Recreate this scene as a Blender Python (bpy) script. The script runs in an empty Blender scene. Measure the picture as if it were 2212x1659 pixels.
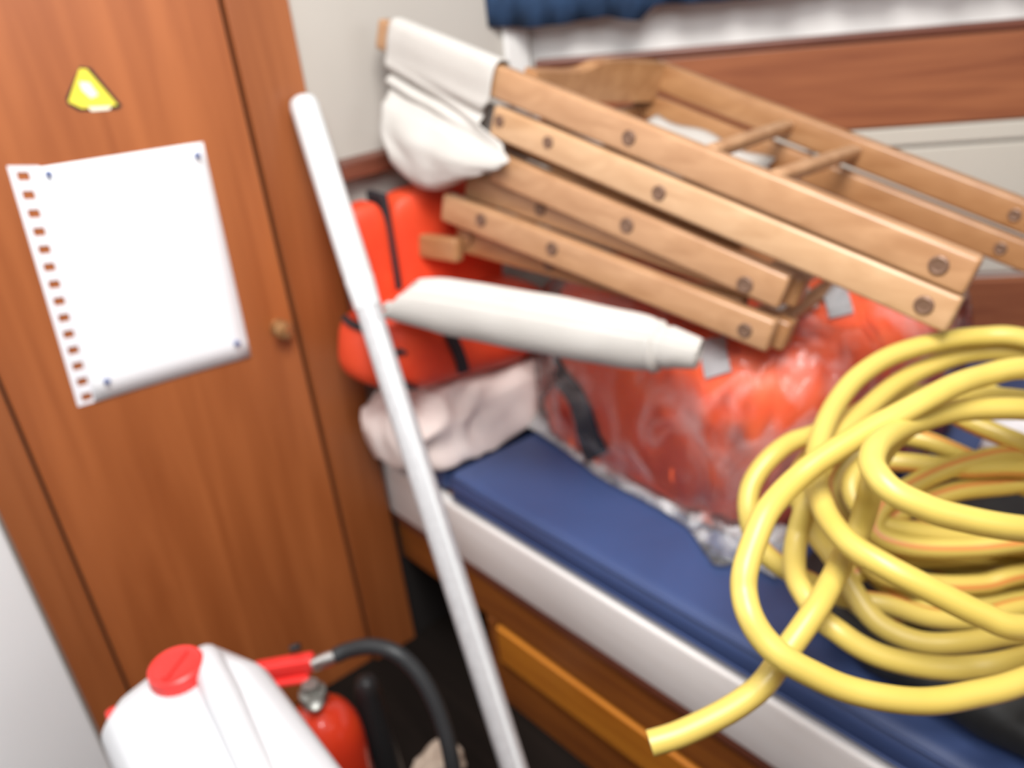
import bpy, bmesh, math, random
from mathutils import Vector, Matrix, noise
from mathutils.bvhtree import BVHTree
random.seed(7)
SC = bpy.context.scene
COL = SC.collection
V = Vector
# ------------------------------------------------------------------ camera
F, PX, PY, H = 1900.0, 1106.0, 829.5, 1.20
MR = Matrix(((0.78073871, -0.3585325, 0.51176314),
             (-0.6172881, -0.31545281, 0.72072528),
             (-0.09696632, -0.87860342, -0.46760406)))   # columns: image right, image down, view
CAM = V((0, 0, H))
cd = bpy.data.cameras.new('camera')
cd.sensor_width = 36.0
cd.lens = F / 2212 * 36.0
cd.clip_start = 0.02
cam = bpy.data.objects.new('camera', cd)
COL.objects.link(cam)
cam.matrix_world = Matrix(((MR[0][0], -MR[0][1], -MR[0][2], 0),
                           (MR[1][0], -MR[1][1], -MR[1][2], 0),
                           (MR[2][0], -MR[2][1], -MR[2][2], H), (0, 0, 0, 1)))
cd.dof.use_dof = True
cd.dof.focus_distance = 0.46
cd.dof.aperture_fstop = 4.8
SC.camera = cam
# ------------------------------------------------------------------ light
wd = bpy.data.worlds.new('daylight')
SC.world = wd
wd.use_nodes = True
wb = wd.node_tree.nodes['Background']
wb.inputs[0].default_value = (0.93, 0.96, 1.0, 1)
wb.inputs[1].default_value = 0.13


def area(name, loc, target, size, power, color=(1, 1, 1)):
    d = bpy.data.lights.new(name, 'AREA')
    d.shape = 'RECTANGLE'
    d.size, d.size_y = size
    d.energy = power
    d.color = color
    o = bpy.data.objects.new(name, d)
    COL.objects.link(o)
    o.location = loc
    o.rotation_euler = (V(target) - V(loc)).to_track_quat('-Z', 'Y').to_euler()
    return o


area('hatch_light', (0.20, 0.10, 2.10), (0.45, 0.80, 0.6), (0.6, 0.6), 27.0, (1, 0.985, 0.96))
area('companionway_light', (1.00, -1.50, 1.50), (0.5, 0.9, 0.8), (1.0, 0.8), 6.0, (0.95, 0.97, 1.0))
area('side_fill_light', (-0.12, -0.15, 1.72), (0.50, 0.75, 0.55), (0.45, 0.45), 7.5, (0.97, 0.98, 1.0))  # unseen fill, added to brighten the bunk front and chair faces
SC.view_settings.view_transform = 'Standard'
SC.view_settings.look = 'None'
SC.view_settings.gamma = 1.0
SC.view_settings.use_curve_mapping = False
SC.view_settings.exposure = 0.45


# ------------------------------------------------------------------ points
def ray(px, py):
    return MR @ V(((px - PX) / F, (py - PY) / F, 1.0))


def at(px, py, d):           # a point at depth d along the view
    return CAM + ray(px, py) * d


def on_z(px, py, z):
    r = ray(px, py)
    return CAM + r * ((z - H) / r.z)


def on_y(px, py, y):
    r = ray(px, py)
    return CAM + r * (y / r.y)


HC = V((0.966, 1.2, 0))
HD = V((0.70579, -0.70842, 0))
HN = V((-0.70842, -0.70579, 0))


def hp(t, off, z):           # hull side: along, out into the cabin, height
    p = HC + HD * t + HN * off
    return V((p.x, p.y, z))


BD = V((0.0698, -0.99756, 0))
BN = V((0.99756, 0.0698, 0))
BO = V((0.55, 1.19, 0))


def bp(s, off, z):           # bunk front: along from the bulkhead, in towards the hull, height
    p = BO + BD * s + BN * off
    return V((p.x, p.y, z))


# ------------------------------------------------------------------ materials
def newmat(name):
    m = bpy.data.materials.new(name)
    m.use_nodes = True
    nt = m.node_tree
    return m, nt, nt.nodes['Principled BSDF']


def bump(nt, b, scale, strength, dist=0.002, detail=4, stretch=(1, 1, 1)):
    tc = nt.nodes.new('ShaderNodeTexCoord')
    mp = nt.nodes.new('ShaderNodeMapping')
    mp.inputs['Scale'].default_value = stretch
    nz = nt.nodes.new('ShaderNodeTexNoise')
    nz.inputs['Scale'].default_value = scale
    nz.inputs['Detail'].default_value = detail
    bm_ = nt.nodes.new('ShaderNodeBump')
    bm_.inputs['Strength'].default_value = strength
    bm_.inputs['Distance'].default_value = dist
    L = nt.links.new
    L(tc.outputs['Object'], mp.inputs[0])
    L(mp.outputs[0], nz.inputs['Vector'])
    L(nz.outputs['Fac'], bm_.inputs['Height'])
    L(bm_.outputs[0], b.inputs['Normal'])
    return nz


def on_h(px, py, off):       # where a picture ray meets the plane that stands off the hull side
    r = ray(px, py)
    t = (HC + HN * off - CAM).dot(HN) / r.dot(HN)
    p = CAM + r * t
    return (V((p.x, p.y, 0)) - HC - HN * off).dot(HD), p.z


def plain(name, col, rough=0.5, bs=None, spec=0.5, metal=0.0, coat=0.0):
    m, nt, b = newmat(name)
    b.inputs['Base Color'].default_value = (*col, 1)
    b.inputs['Roughness'].default_value = rough
    b.inputs['Specular IOR Level'].default_value = spec
    b.inputs['Metallic'].default_value = metal
    b.inputs['Coat Weight'].default_value = coat
    if bs:
        bump(nt, b, *bs)
    return m


def two_tone(name, c1, c2, scale, stretch, rough=0.5, coat=0.0, detail=5, lo=0.3, hi=0.7, bstr=0.12, spec=0.5, dist=0.001):
    m, nt, b = newmat(name)
    L = nt.links.new
    tc = nt.nodes.new('ShaderNodeTexCoord')
    mp = nt.nodes.new('ShaderNodeMapping')
    mp.inputs['Scale'].default_value = stretch
    nz = nt.nodes.new('ShaderNodeTexNoise')
    nz.inputs['Scale'].default_value = scale
    nz.inputs['Detail'].default_value = detail
    nz.inputs['Distortion'].default_value = 0.6
    rp = nt.nodes.new('ShaderNodeValToRGB')
    rp.color_ramp.elements[0].position = lo
    rp.color_ramp.elements[0].color = (*c1, 1)
    rp.color_ramp.elements[1].position = hi
    rp.color_ramp.elements[1].color = (*c2, 1)
    bu = nt.nodes.new('ShaderNodeBump')
    bu.inputs['Strength'].default_value = bstr
    bu.inputs['Distance'].default_value = dist
    L(tc.outputs['Object'], mp.inputs[0])
    L(mp.outputs[0], nz.inputs['Vector'])
    L(nz.outputs['Fac'], rp.inputs[0])
    L(rp.outputs[0], b.inputs['Base Color'])
    L(nz.outputs['Fac'], bu.inputs['Height'])
    L(bu.outputs[0], b.inputs['Normal'])
    b.inputs['Roughness'].default_value = rough
    b.inputs['Coat Weight'].default_value = coat
    b.inputs['Coat Roughness'].default_value = 0.36
    b.inputs['Specular IOR Level'].default_value = spec
    return m


M = {}
M['door'] = two_tone('varnished_mahogany', (0.275, 0.072, 0.016), (0.385, 0.115, 0.031), 2.6, (11, 11, 0.8), 0.45, 0.4)
M['stile'] = two_tone('varnished_mahogany_dark', (0.235, 0.063, 0.014), (0.325, 0.099, 0.027), 3.0, (12, 12, 0.7), 0.45, 0.4)
M['bunkwood'] = two_tone('bunk_mahogany', (0.20, 0.055, 0.012), (0.34, 0.11, 0.018), 3.0, (3, 1.0, 22), 0.4, 0.25)
M['drawer'] = two_tone('drawer_mahogany', (0.48, 0.15, 0.014), (0.66, 0.25, 0.024), 3.0, (3, 1.0, 24), 0.38, 0.3)
M['darkwood'] = two_tone('dark_trim_wood', (0.10, 0.028, 0.015), (0.19, 0.055, 0.028), 3.0, (2, 2, 20), 0.45, 0.2)
M['band'] = two_tone('hull_plank_wood', (0.23, 0.068, 0.028), (0.36, 0.125, 0.050), 3.0, (1.2, 1.2, 18), 0.45, 0.2)
M['teak'] = two_tone('chair_teak', (0.37, 0.19, 0.090), (0.50, 0.285, 0.15), 4.0, (12, 1.6, 12), 0.36, 0.2, bstr=0.06)
M['teak3'] = two_tone('chair_teak_pale', (0.46, 0.265, 0.135), (0.60, 0.38, 0.215), 4.0, (12, 1.6, 12), 0.36, 0.2, bstr=0.06)
M['teak2'] = two_tone('chair_teak_brown', (0.30, 0.135, 0.052), (0.41, 0.21, 0.092), 4.0, (12, 1.6, 12), 0.38, 0.2, bstr=0.06)
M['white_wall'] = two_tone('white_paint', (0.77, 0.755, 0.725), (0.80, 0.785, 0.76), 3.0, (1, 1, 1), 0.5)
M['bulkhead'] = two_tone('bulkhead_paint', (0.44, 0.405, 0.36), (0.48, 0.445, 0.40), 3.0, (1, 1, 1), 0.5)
M['cream'] = two_tone('cream_paint', (0.58, 0.54, 0.46), (0.63, 0.59, 0.51), 2.0, (1, 1, 1), 0.5)
M['white_partition'] = two_tone('white_laminate', (0.88, 0.90, 0.91), (0.90, 0.92, 0.93), 2.0, (1, 1, 1), 0.4)
M['board'] = two_tone('white_board_paint', (0.80, 0.76, 0.73), (0.86, 0.83, 0.81), 3.0, (6, 1, 14), 0.45, bstr=0.05)
M['dark'] = plain('shade_black', (0.012, 0.009, 0.008), 0.8)  # near-black that paints shade into the locker recess and door gaps
M['floor'] = two_tone('dark_floor', (0.006, 0.004, 0.003), (0.012, 0.008, 0.006), 3.0, (10, 1, 1), 0.85, spec=0.15)
M['blue'] = two_tone('blue_vinyl', (0.036, 0.062, 0.165), (0.042, 0.075, 0.20), 6.0, (1, 1, 1), 0.48, bstr=0.05, spec=0.6)
M['navy'] = two_tone('navy_curtain', (0.012, 0.035, 0.085), (0.02, 0.055, 0.13), 40.0, (1, 1, 1), 0.85, bstr=0.3)
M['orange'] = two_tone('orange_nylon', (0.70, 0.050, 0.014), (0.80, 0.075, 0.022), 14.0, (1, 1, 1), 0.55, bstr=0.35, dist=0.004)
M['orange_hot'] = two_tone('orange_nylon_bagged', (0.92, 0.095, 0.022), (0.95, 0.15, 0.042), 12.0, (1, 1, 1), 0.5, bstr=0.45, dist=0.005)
M['webbing'] = plain('black_webbing', (0.02, 0.018, 0.022), 0.7, (300, 0.4))
M['reflective'] = plain('grey_reflective_tape', (0.42, 0.42, 0.43), 0.35, (200, 0.2))
M['canvas'] = two_tone('white_canvas', (0.50, 0.475, 0.44), (0.56, 0.535, 0.50), 9.0, (1, 1, 1), 0.85, bstr=0.35, dist=0.003)
M['duvet'] = two_tone('pale_pink_cotton', (0.72, 0.60, 0.56), (0.79, 0.69, 0.65), 7.0, (1, 1, 1), 0.9, bstr=0.5, dist=0.006)
M['paper'] = plain('white_paper', (0.90, 0.91, 0.93), 0.7)
M['paper_old'] = plain('white_card', (0.82, 0.82, 0.86), 0.7)
M['ink'] = plain('faint_grey_ink', (0.72, 0.72, 0.74), 0.7)
M['pin'] = plain('blue_pin_plastic', (0.10, 0.14, 0.30), 0.35)
M['yellow_sign'] = two_tone('yellow_vinyl', (0.80, 0.66, 0.05), (0.84, 0.72, 0.08), 20, (1, 1, 1), 0.3)
M['pale_vinyl_and_glare'] = plain('pale_vinyl_and_glare', (0.88, 0.86, 0.70), 0.3)
M['black'] = plain('black_plastic', (0.014, 0.014, 0.015), 0.45)
M['rubber'] = plain('black_rubber', (0.018, 0.020, 0.022), 0.5)
M['blackbag_shade'] = two_tone('black_nylon_and_shade', (0.010, 0.011, 0.012), (0.02, 0.022, 0.022), 20, (1, 1, 1), 0.6, bstr=0.4, dist=0.004)
M['hose'] = two_tone('yellow_pvc', (0.56, 0.42, 0.085), (0.62, 0.475, 0.115), 8.0, (1, 1, 1), 0.38, spec=0.5, bstr=0.03)
M['stripe'] = plain('orange_brown_stripe', (0.62, 0.25, 0.06), 0.45)
M['hose_in'] = plain('hose_inner', (0.20, 0.19, 0.14), 0.6)
M['pole'] = two_tone('white_painted_tube', (0.62, 0.64, 0.65), (0.67, 0.685, 0.69), 6.0, (1, 1, 1), 0.3, spec=0.6)
M['pole_grey'] = two_tone('grey_aluminium_tube', (0.44, 0.44, 0.45), (0.52, 0.52, 0.53), 6.0, (30, 30, 1), 0.3, spec=0.6)
M['can'] = two_tone('white_polyethylene', (0.58, 0.59, 0.61), (0.62, 0.63, 0.65), 4.0, (1, 1, 1), 0.35, bstr=0.05)
M['redcap'] = plain('red_plastic', (0.80, 0.035, 0.03), 0.4)
M['red_paint'] = plain('red_enamel', (0.55, 0.035, 0.012), 0.22, coat=0.5)
M['steel'] = plain('steel', (0.62, 0.62, 0.60), 0.3, metal=1.0)
M['brass'] = plain('brown_brass', (0.45, 0.24, 0.10), 0.25, metal=0.6)
M['bolt'] = plain('dark_bolt', (0.20, 0.115, 0.075), 0.45, metal=0.4)
M['gauge'] = plain('gauge_grey', (0.22, 0.22, 0.20), 0.35, metal=0.5)
M['rag'] = plain('beige_cloth', (0.55, 0.45, 0.36), 0.9, (60, 0.5, 0.004))
M['whitebag'] = two_tone('white_carrier_bag', (0.75, 0.75, 0.76), (0.82, 0.82, 0.84), 10, (1, 1, 1), 0.4, bstr=0.5, dist=0.006)


def clear_plastic(name, lo, hi, p0, p1):
    m = bpy.data.materials.new(name)
    m.use_nodes = True
    nt = m.node_tree
    nt.nodes.clear()
    L = nt.links.new
    out = nt.nodes.new('ShaderNodeOutputMaterial')
    tr = nt.nodes.new('ShaderNodeBsdfTransparent')
    tr.inputs[0].default_value = (0.97, 0.97, 0.97, 1)
    gl = nt.nodes.new('ShaderNodeBsdfGlossy')
    gl.inputs['Roughness'].default_value = 0.16
    df = nt.nodes.new('ShaderNodeBsdfDiffuse')
    df.inputs[0].default_value = (0.85, 0.84, 0.85, 1)
    m1 = nt.nodes.new('ShaderNodeMixShader')
    m2 = nt.nodes.new('ShaderNodeMixShader')
    fr = nt.nodes.new('ShaderNodeLayerWeight')
    fr.inputs['Blend'].default_value = 0.25
    tc = nt.nodes.new('ShaderNodeTexCoord')
    mp = nt.nodes.new('ShaderNodeMapping')
    mp.inputs['Scale'].default_value = (1.6, 1.0, 0.7)
    nz = nt.nodes.new('ShaderNodeTexNoise')
    nz.inputs['Scale'].default_value = 11
    nz.inputs['Detail'].default_value = 5
    nz.inputs['Distortion'].default_value = 1.5
    bu = nt.nodes.new('ShaderNodeBump')
    bu.inputs['Strength'].default_value = 0.9
    bu.inputs['Distance'].default_value = 0.012
    rp = nt.nodes.new('ShaderNodeValToRGB')  # noise patches of white haze paint sheen onto the plastic
    rp.color_ramp.elements[0].position = p0
    rp.color_ramp.elements[0].color = (lo, lo, lo, 1)
    rp.color_ramp.elements[1].position = p1
    rp.color_ramp.elements[1].color = (hi, hi, hi, 1)
    L(tc.outputs['Object'], mp.inputs[0])
    L(mp.outputs[0], nz.inputs['Vector'])
    L(nz.outputs['Fac'], bu.inputs['Height'])
    L(nz.outputs['Fac'], rp.inputs[0])
    L(bu.outputs[0], gl.inputs['Normal'])
    L(bu.outputs[0], df.inputs['Normal'])
    L(bu.outputs[0], fr.inputs['Normal'])
    L(rp.outputs[0], m1.inputs[0])
    L(tr.outputs[0], m1.inputs[1])
    L(df.outputs[0], m1.inputs[2])
    L(fr.outputs['Fresnel'], m2.inputs[0])
    L(m1.outputs[0], m2.inputs[1])
    L(gl.outputs[0], m2.inputs[2])
    L(m2.outputs[0], out.inputs[0])
    return m


M['poly'] = clear_plastic('clear_polythene', 0.02, 0.26, 0.46, 0.78)
M['polyhem'] = clear_plastic('crimped_polythene', 0.08, 0.50, 0.42, 0.68)


# ------------------------------------------------------------------ object helpers
ORG = {}


def empty(name, label, cat, loc, group=None):
    o = bpy.data.objects.new(name, None)
    COL.objects.link(o)
    o.location = loc
    o.empty_display_size = 0.05
    ORG[o.name] = V(loc)
    o['label'] = label
    o['category'] = cat
    if group:
        o['group'] = group
    return o


def tag(o, label, cat, group=None):
    o['label'] = label
    o['category'] = cat
    if group:
        o['group'] = group
    return o


def struct(o):
    o['kind'] = 'structure'
    return o


def link(name, bm, mat, parent=None, smooth=False, angle=None, label=None):
    """bm holds world coordinates; the object's origin goes to the middle of its bounds."""
    bmesh.ops.recalc_face_normals(bm, faces=bm.faces[:])
    lo = V((min(v.co[i] for v in bm.verts) for i in range(3)))
    hi = V((max(v.co[i] for v in bm.verts) for i in range(3)))
    c = (lo + hi) / 2
    bmesh.ops.translate(bm, verts=bm.verts[:], vec=-c)
    me = bpy.data.meshes.new(name)
    bm.to_mesh(me)
    bm.free()
    for m in (mat if isinstance(mat, (list, tuple)) else [mat]):
        me.materials.append(m)
    if smooth:
        me.polygons.foreach_set('use_smooth', [True] * len(me.polygons))
        if angle:
            me.set_sharp_from_angle(angle=math.radians(angle))
    o = bpy.data.objects.new(name, me)
    COL.objects.link(o)
    ORG[o.name] = c
    if parent:
        o.parent = parent
        o.location = c - ORG[parent.name]
    else:
        o.location = c
    if label:
        o['label'] = label
    return o


def bm_box(bm, c, ax, hs, bev=0.0, seg=2):
    """box: centre, three unit axes, half sizes"""
    t = bmesh.new()
    bmesh.ops.create_cube(t, size=2.0)
    for v in t.verts:
        v.co = V((v.co.x * hs[0], v.co.y * hs[1], v.co.z * hs[2]))
    if bev > 0:
        bmesh.ops.bevel(t, geom=t.edges[:], offset=bev, segments=seg, profile=0.5, affect='EDGES')
    R = Matrix((ax[0], ax[1], ax[2])).transposed()
    for v in t.verts:
        v.co = R @ v.co + V(c)
    merge(bm, t)
    return bm


def merge(bm, t):
    me = bpy.data.meshes.new('tmp')
    t.to_mesh(me)
    t.free()
    bm.from_mesh(me)
    bpy.data.meshes.remove(me)


EX, EY, EZ = V((1, 0, 0)), V((0, 1, 0)), V((0, 0, 1))


def wbox(lo, hi, bev=0.0, seg=2):
    lo, hi = V(lo), V(hi)
    return bm_box(bmesh.new(), (lo + hi) / 2, (EX, EY, EZ), (hi - lo) / 2, bev, seg)


def fbox(fn, s0, s1, o0, o1, z0, z1, bev=0.0, seg=2):
    """box in a (along, off, height) frame given by bp or hp"""
    c = fn((s0 + s1) / 2, (o0 + o1) / 2, (z0 + z1) / 2)
    a = (fn(1, 0, 0) - fn(0, 0, 0)).normalized()
    b = (fn(0, 1, 0) - fn(0, 0, 0)).normalized()
    return bm_box(bmesh.new(), c, (a, b, EZ), (abs(s1 - s0) / 2, abs(o1 - o0) / 2, abs(z1 - z0) / 2), bev, seg)


def prism(poly, z0, z1, bev=0.0, seg=3):
    bm = bmesh.new()
    lo = [bm.verts.new((p[0], p[1], z0)) for p in poly]
    hi = [bm.verts.new((p[0], p[1], z1)) for p in poly]
    n = len(poly)
    bm.faces.new(lo[::-1])
    bm.faces.new(hi)
    for i in range(n):
        bm.faces.new((lo[i], lo[(i + 1) % n], hi[(i + 1) % n], hi[i]))
    bmesh.ops.recalc_face_normals(bm, faces=bm.faces[:])
    if bev:
        bmesh.ops.bevel(bm, geom=bm.edges[:], offset=bev, segments=seg, profile=0.5, affect='EDGES')
    return bm


def catmull(P, per=8):
    out = []
    n = len(P)
    for i in range(n - 1):
        p0 = P[max(i - 1, 0)]
        p1, p2 = P[i], P[i + 1]
        p3 = P[min(i + 2, n - 1)]
        for k in range(per):
            t = k / per
            out.append(0.5 * ((2 * p1) + (p2 - p0) * t + (2 * p0 - 5 * p1 + 4 * p2 - p3) * t * t
                              + (3 * p1 - p0 - 3 * p2 + p3) * t ** 3))
    out.append(P[-1].copy())
    return out


def tube(bm, P, r, n=10, caps=True, stripe=None, up0=None):
    """round tube along P; r is a number or a list; stripe = (face column, material index)"""
    rings = []
    t0 = (P[1] - P[0]).normalized()
    u = up0 or (V((0, 0, 1)) if abs(t0.z) < 0.9 else V((1, 0, 0)))
    u = (u - t0 * u.dot(t0)).normalized()
    for i, p in enumerate(P):
        a = P[max(i - 1, 0)]
        b = P[min(i + 1, len(P) - 1)]
        t = (b - a).normalized()
        u = (u - t * u.dot(t)).normalized()
        w = t.cross(u)
        ri = r[i] if isinstance(r, (list, tuple)) else r
        rings.append([bm.verts.new(p + (u * math.cos(2 * math.pi * k / n) + w * math.sin(2 * math.pi * k / n)) * ri) for k in range(n)])
    for i in range(len(rings) - 1):
        for k in range(n):
            f = bm.faces.new((rings[i][k], rings[i][(k + 1) % n], rings[i + 1][(k + 1) % n], rings[i + 1][k]))
            if stripe and k == stripe[0]:
                f.material_index = stripe[1]
    if caps:
        bm.faces.new(rings[0][::-1])
        bm.faces.new(rings[-1])
    return rings


def cyl(a, b, r0, r1=None, n=20):
    bm = bmesh.new()
    tube(bm, [V(a), V(b)], [r0, r0 if r1 is None else r1], n)
    return bm


def lathe(axis_p, axis_d, prof, n=28):
    """prof: list of (distance along the axis, radius)"""
    bm = bmesh.new()
    d = V(axis_d).normalized()
    u = d.cross(EX if abs(d.x) < 0.9 else EY).normalized()
    w = d.cross(u)
    rings = []
    for h, r in prof:
        rings.append([bm.verts.new(V(axis_p) + d * h + (u * math.cos(2 * math.pi * k / n) + w * math.sin(2 * math.pi * k / n)) * max(r, 1e-4)) for k in range(n)])
    for i in range(len(rings) - 1):
        for k in range(n):
            bm.faces.new((rings[i][k], rings[i][(k + 1) % n], rings[i + 1][(k + 1) % n], rings[i + 1][k]))
    bm.faces.new(rings[0][::-1])
    bm.faces.new(rings[-1])
    return bm


def spow(a, e):
    return math.copysign(abs(a) ** e, a)


def blob(c, r, e=0.5, nu=56, nv=36, amp=0.0, freq=8.0, ax=(EX, EY, EZ), seed=0.0, ridge=0.0, rfreq=20.0, flat=None):
    """superellipsoid with soft lumps (amp) and creases (ridge)"""
    bm = bmesh.new()
    rows = []
    for j in range(nv + 1):
        ph = -math.pi / 2 + math.pi * j / nv
        row = []
        for i in range(nu):
            th = 2 * math.pi * i / nu
            d = V((spow(math.cos(ph), e) * spow(math.cos(th), e), spow(math.cos(ph), e) * spow(math.sin(th), e), spow(math.sin(ph), e)))
            p = V((d.x * r[0], d.y * r[1], d.z * r[2]))
            w = V(c) + ax[0] * p.x + ax[1] * p.y + ax[2] * p.z
            q = w * freq + V((seed, seed * 1.7, seed * 0.3))
            k = amp * noise.noise(q)
            if ridge:
                q2 = V((w.x * rfreq * 0.7, w.y * rfreq, w.z * rfreq * 0.45)) + V((seed, 0, seed))
                k += ridge * (0.5 - abs(noise.noise(q2)) * 2)
            nn = V((d.x / r[0], d.y / r[1], d.z / r[2])).normalized()
            w += (ax[0] * nn.x + ax[1] * nn.y + ax[2] * nn.z) * k
            if flat is not None and w.z < flat:
                w.z = flat
            row.append(w)
        rows.append(row)
    bot = bm.verts.new(sum(rows[0], V((0, 0, 0))) / nu)
    top = bm.verts.new(sum(rows[nv], V((0, 0, 0))) / nu)
    rv = [[bm.verts.new(p) for p in row] for row in rows[1:nv]]
    for j in range(len(rv) - 1):
        for i in range(nu):
            bm.faces.new((rv[j][i], rv[j][(i + 1) % nu], rv[j + 1][(i + 1) % nu], rv[j + 1][i]))
    for i in range(nu):
        bm.faces.new((bot, rv[0][(i + 1) % nu], rv[0][i]))
        bm.faces.new((top, rv[-1][i], rv[-1][(i + 1) % nu]))
    return bm


def sheet(grid, thick, nrm=None):
    """a thin solid from a grid of points: gives the cloth or tape its thickness"""
    bm = bmesh.new()
    R, C = len(grid), len(grid[0])
    f = [[bm.verts.new(p) for p in row] for row in grid]
    for i in range(R - 1):
        for j in range(C - 1):
            bm.faces.new((f[i][j], f[i][j + 1], f[i + 1][j + 1], f[i + 1][j]))
    bm.normal_update()
    off = [[f[i][j].co + (nrm if nrm else f[i][j].normal) * thick for j in range(C)] for i in range(R)]
    b = [[bm.verts.new(p) for p in row] for row in off]
    for i in range(R - 1):
        for j in range(C - 1):
            bm.faces.new((b[i][j], b[i + 1][j], b[i + 1][j + 1], b[i][j + 1]))
    for i in range(R - 1):
        bm.faces.new((f[i][0], f[i + 1][0], b[i + 1][0], b[i][0]))
        bm.faces.new((f[i][C - 1], b[i][C - 1], b[i + 1][C - 1], f[i + 1][C - 1]))
    for j in range(C - 1):
        bm.faces.new((f[0][j], b[0][j], b[0][j + 1], f[0][j + 1]))
        bm.faces.new((f[R - 1][j], f[R - 1][j + 1], b[R - 1][j + 1], b[R - 1][j]))
    return bm


def tree_of(*bms):
    b = bmesh.new()
    for x in bms:
        merge(b, x.copy())
    t = BVHTree.FromBMesh(b)
    b.free()
    return t


def hit(tree, px, py, off=0.003, fallback=None):
    d = ray(px, py).normalized()
    loc, nrm, _, dist = tree.ray_cast(CAM, d)
    if loc is None:
        loc, nrm, _, dist = tree.find_nearest(CAM + d * (fallback or 1.1))
    if nrm.dot(d) > 0:
        nrm = -nrm
    return loc + nrm * off


def strap(tree, pts, width, off=0.003, per=6, thick=0.003):
    """webbing laid over a surface: pts are picture points it passes, hit on the surface"""
    P = [V((x, y, 0)) for x, y in pts]
    P = catmull(P, per)
    rows = []
    for i, p in enumerate(P):
        t = (P[min(i + 1, len(P) - 1)] - P[max(i - 1, 0)]).normalized()
        n = V((-t.y, t.x, 0))
        w = width[i * len(width) // len(P)] if isinstance(width, (list, tuple)) else width
        rows.append([hit(tree, p.x + n.x * w * k, p.y + n.y * w * k, off) for k in (-0.5, -0.17, 0.17, 0.5)])
    bm = sheet(rows, thick)
    return bm


# ================================================================== the cabin
struct(link('floor', wbox((-0.9, -0.8, -0.04), (2.2, 1.26, 0.0)), M['floor']))
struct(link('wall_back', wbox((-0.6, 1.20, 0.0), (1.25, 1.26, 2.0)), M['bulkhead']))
wl = bmesh.new()
wd_, wn_ = V((-0.80, -0.60, 0)), V((-0.60, 0.80, 0))          # along the partition, and into it
bm_box(wl, V((0.001, 1.187, 1.0)) + wd_ * 0.5 + wn_ * 0.02, (wd_, wn_, EZ), (0.50, 0.02, 1.0), 0.004)
struct(link('wall_left', wl, M['white_partition']))
struct(link('shade_wall_front', wbox((-0.9, -0.41, 0.0), (2.2, -0.35, 1.02)), M['stile']))  # added out of view behind the camera to shade the lower door
# the varnished bulkhead: door between two stiles
W0, WD0, WD1, W1 = 0.004, 0.061, 0.459, 0.546
struct(link('door_gap_shade', wbox((W0, 1.1975, 0.0), (W1, 1.2, 1.75)), M['dark']))  # dark backing added so the gaps around the door look shaded
dr = link('door_1', wbox((WD0 + 0.004, 1.188, 0.0), (WD1 - 0.004, 1.1975, 1.75), 0.002), M['door'])
struct(dr)
kn = lathe((0.430, 1.188, 0.695), (0, -1, 0), [(0, 0.013), (0.004, 0.013), (0.006, 0.006), (0.012, 0.006), (0.015, 0.012), (0.021, 0.0145), (0.026, 0.012), (0.029, 0.004)])
link('door_knob', kn, M['brass'], dr, True, 40, 'small brown brass knob')
struct(link('trim_1', wbox((W0, 1.178, 0.0), (WD0, 1.1975, 1.75), 0.003), M['stile']))
struct(link('trim_2', wbox((WD1, 1.178, 0.0), (W1, 1.1975, 1.75), 0.003), M['stile']))
# dark wooden ledge along the white part of the bulkhead
struct(link('trim_3', wbox((0.57, 1.165, 0.882), (0.93, 1.2, 0.909), 0.004), M['darkwood']))
struct(link('trim_8', wbox((0.905, 1.190, 0.925), (0.955, 1.2, 1.9), 0.004), M['white_wall']))
# hull side with its plank bands
struct(link('wall_right', fbox(hp, -0.02, 1.9, -0.06, 0.0, 0.0, 2.0), M['white_wall']))
struct(link('trim_4', fbox(hp, 0.005, 1.9, 0.0, 0.016, 0.838, 0.975, 0.004), M['band']))
struct(link('trim_5', fbox(hp, 0.005, 1.9, 0.0, 0.022, 0.975, 0.988, 0.004), M['darkwood']))
struct(link('trim_6', fbox(hp, 0.005, 1.9, 0.0, 0.010, 0.575, 0.800, 0.003), M['cream']))
struct(link('trim_9', fbox(hp, 0.005, 1.9, 0.0, 0.013, 0.806, 0.836, 0.003), M['cream']))
struct(link('trim_7', fbox(hp, 0.005, 1.9, 0.0, 0.018, 0.40, 0.565, 0.004), M['band']))

# blue curtain gathered above the hull side
rows = []
NT = 90
CO = 0.065
brk = [on_h(x, y, CO) for x, y in ((1054, 58), (1130, 60), (1230, 50), (1310, 34), (1394, 47), (1400, 12), (1500, 6), (1640, -4), (1800, -30), (2212, -60))]


def hemline(t):
    for (t0, z0), (t1, z1) in zip(brk, brk[1:]):
        if t <= t1:
            return z0 + (z1 - z0) * max(0, (t - t0) / (t1 - t0))
    return brk[-1][1]


for i in range(9):
    row = []
    for j in range(NT + 1):
        t = brk[0][0] + (0.95 - brk[0][0]) * j / NT
        zb = hemline(t)
        z = zb + (1.42 - zb) * i / 8
        off = CO + 0.008 * math.sin(t * 52) * (1 - 0.25 * i / 8) + 0.005 * math.sin(t * 131 + i)
        row.append(hp(t, off, z))
    rows.append(row)
cu = link('curtain', sheet(rows, 0.003), M['navy'], None, True)
tag(cu, 'dark navy blue curtain gathered above the varnished hull plank', 'curtain')
rd = cyl(hp(-0.03, CO, 1.425), hp(0.93, CO, 1.425), 0.006, n=12)
link('curtain_rail', rd, M['steel'], cu, True, 40)

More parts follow.
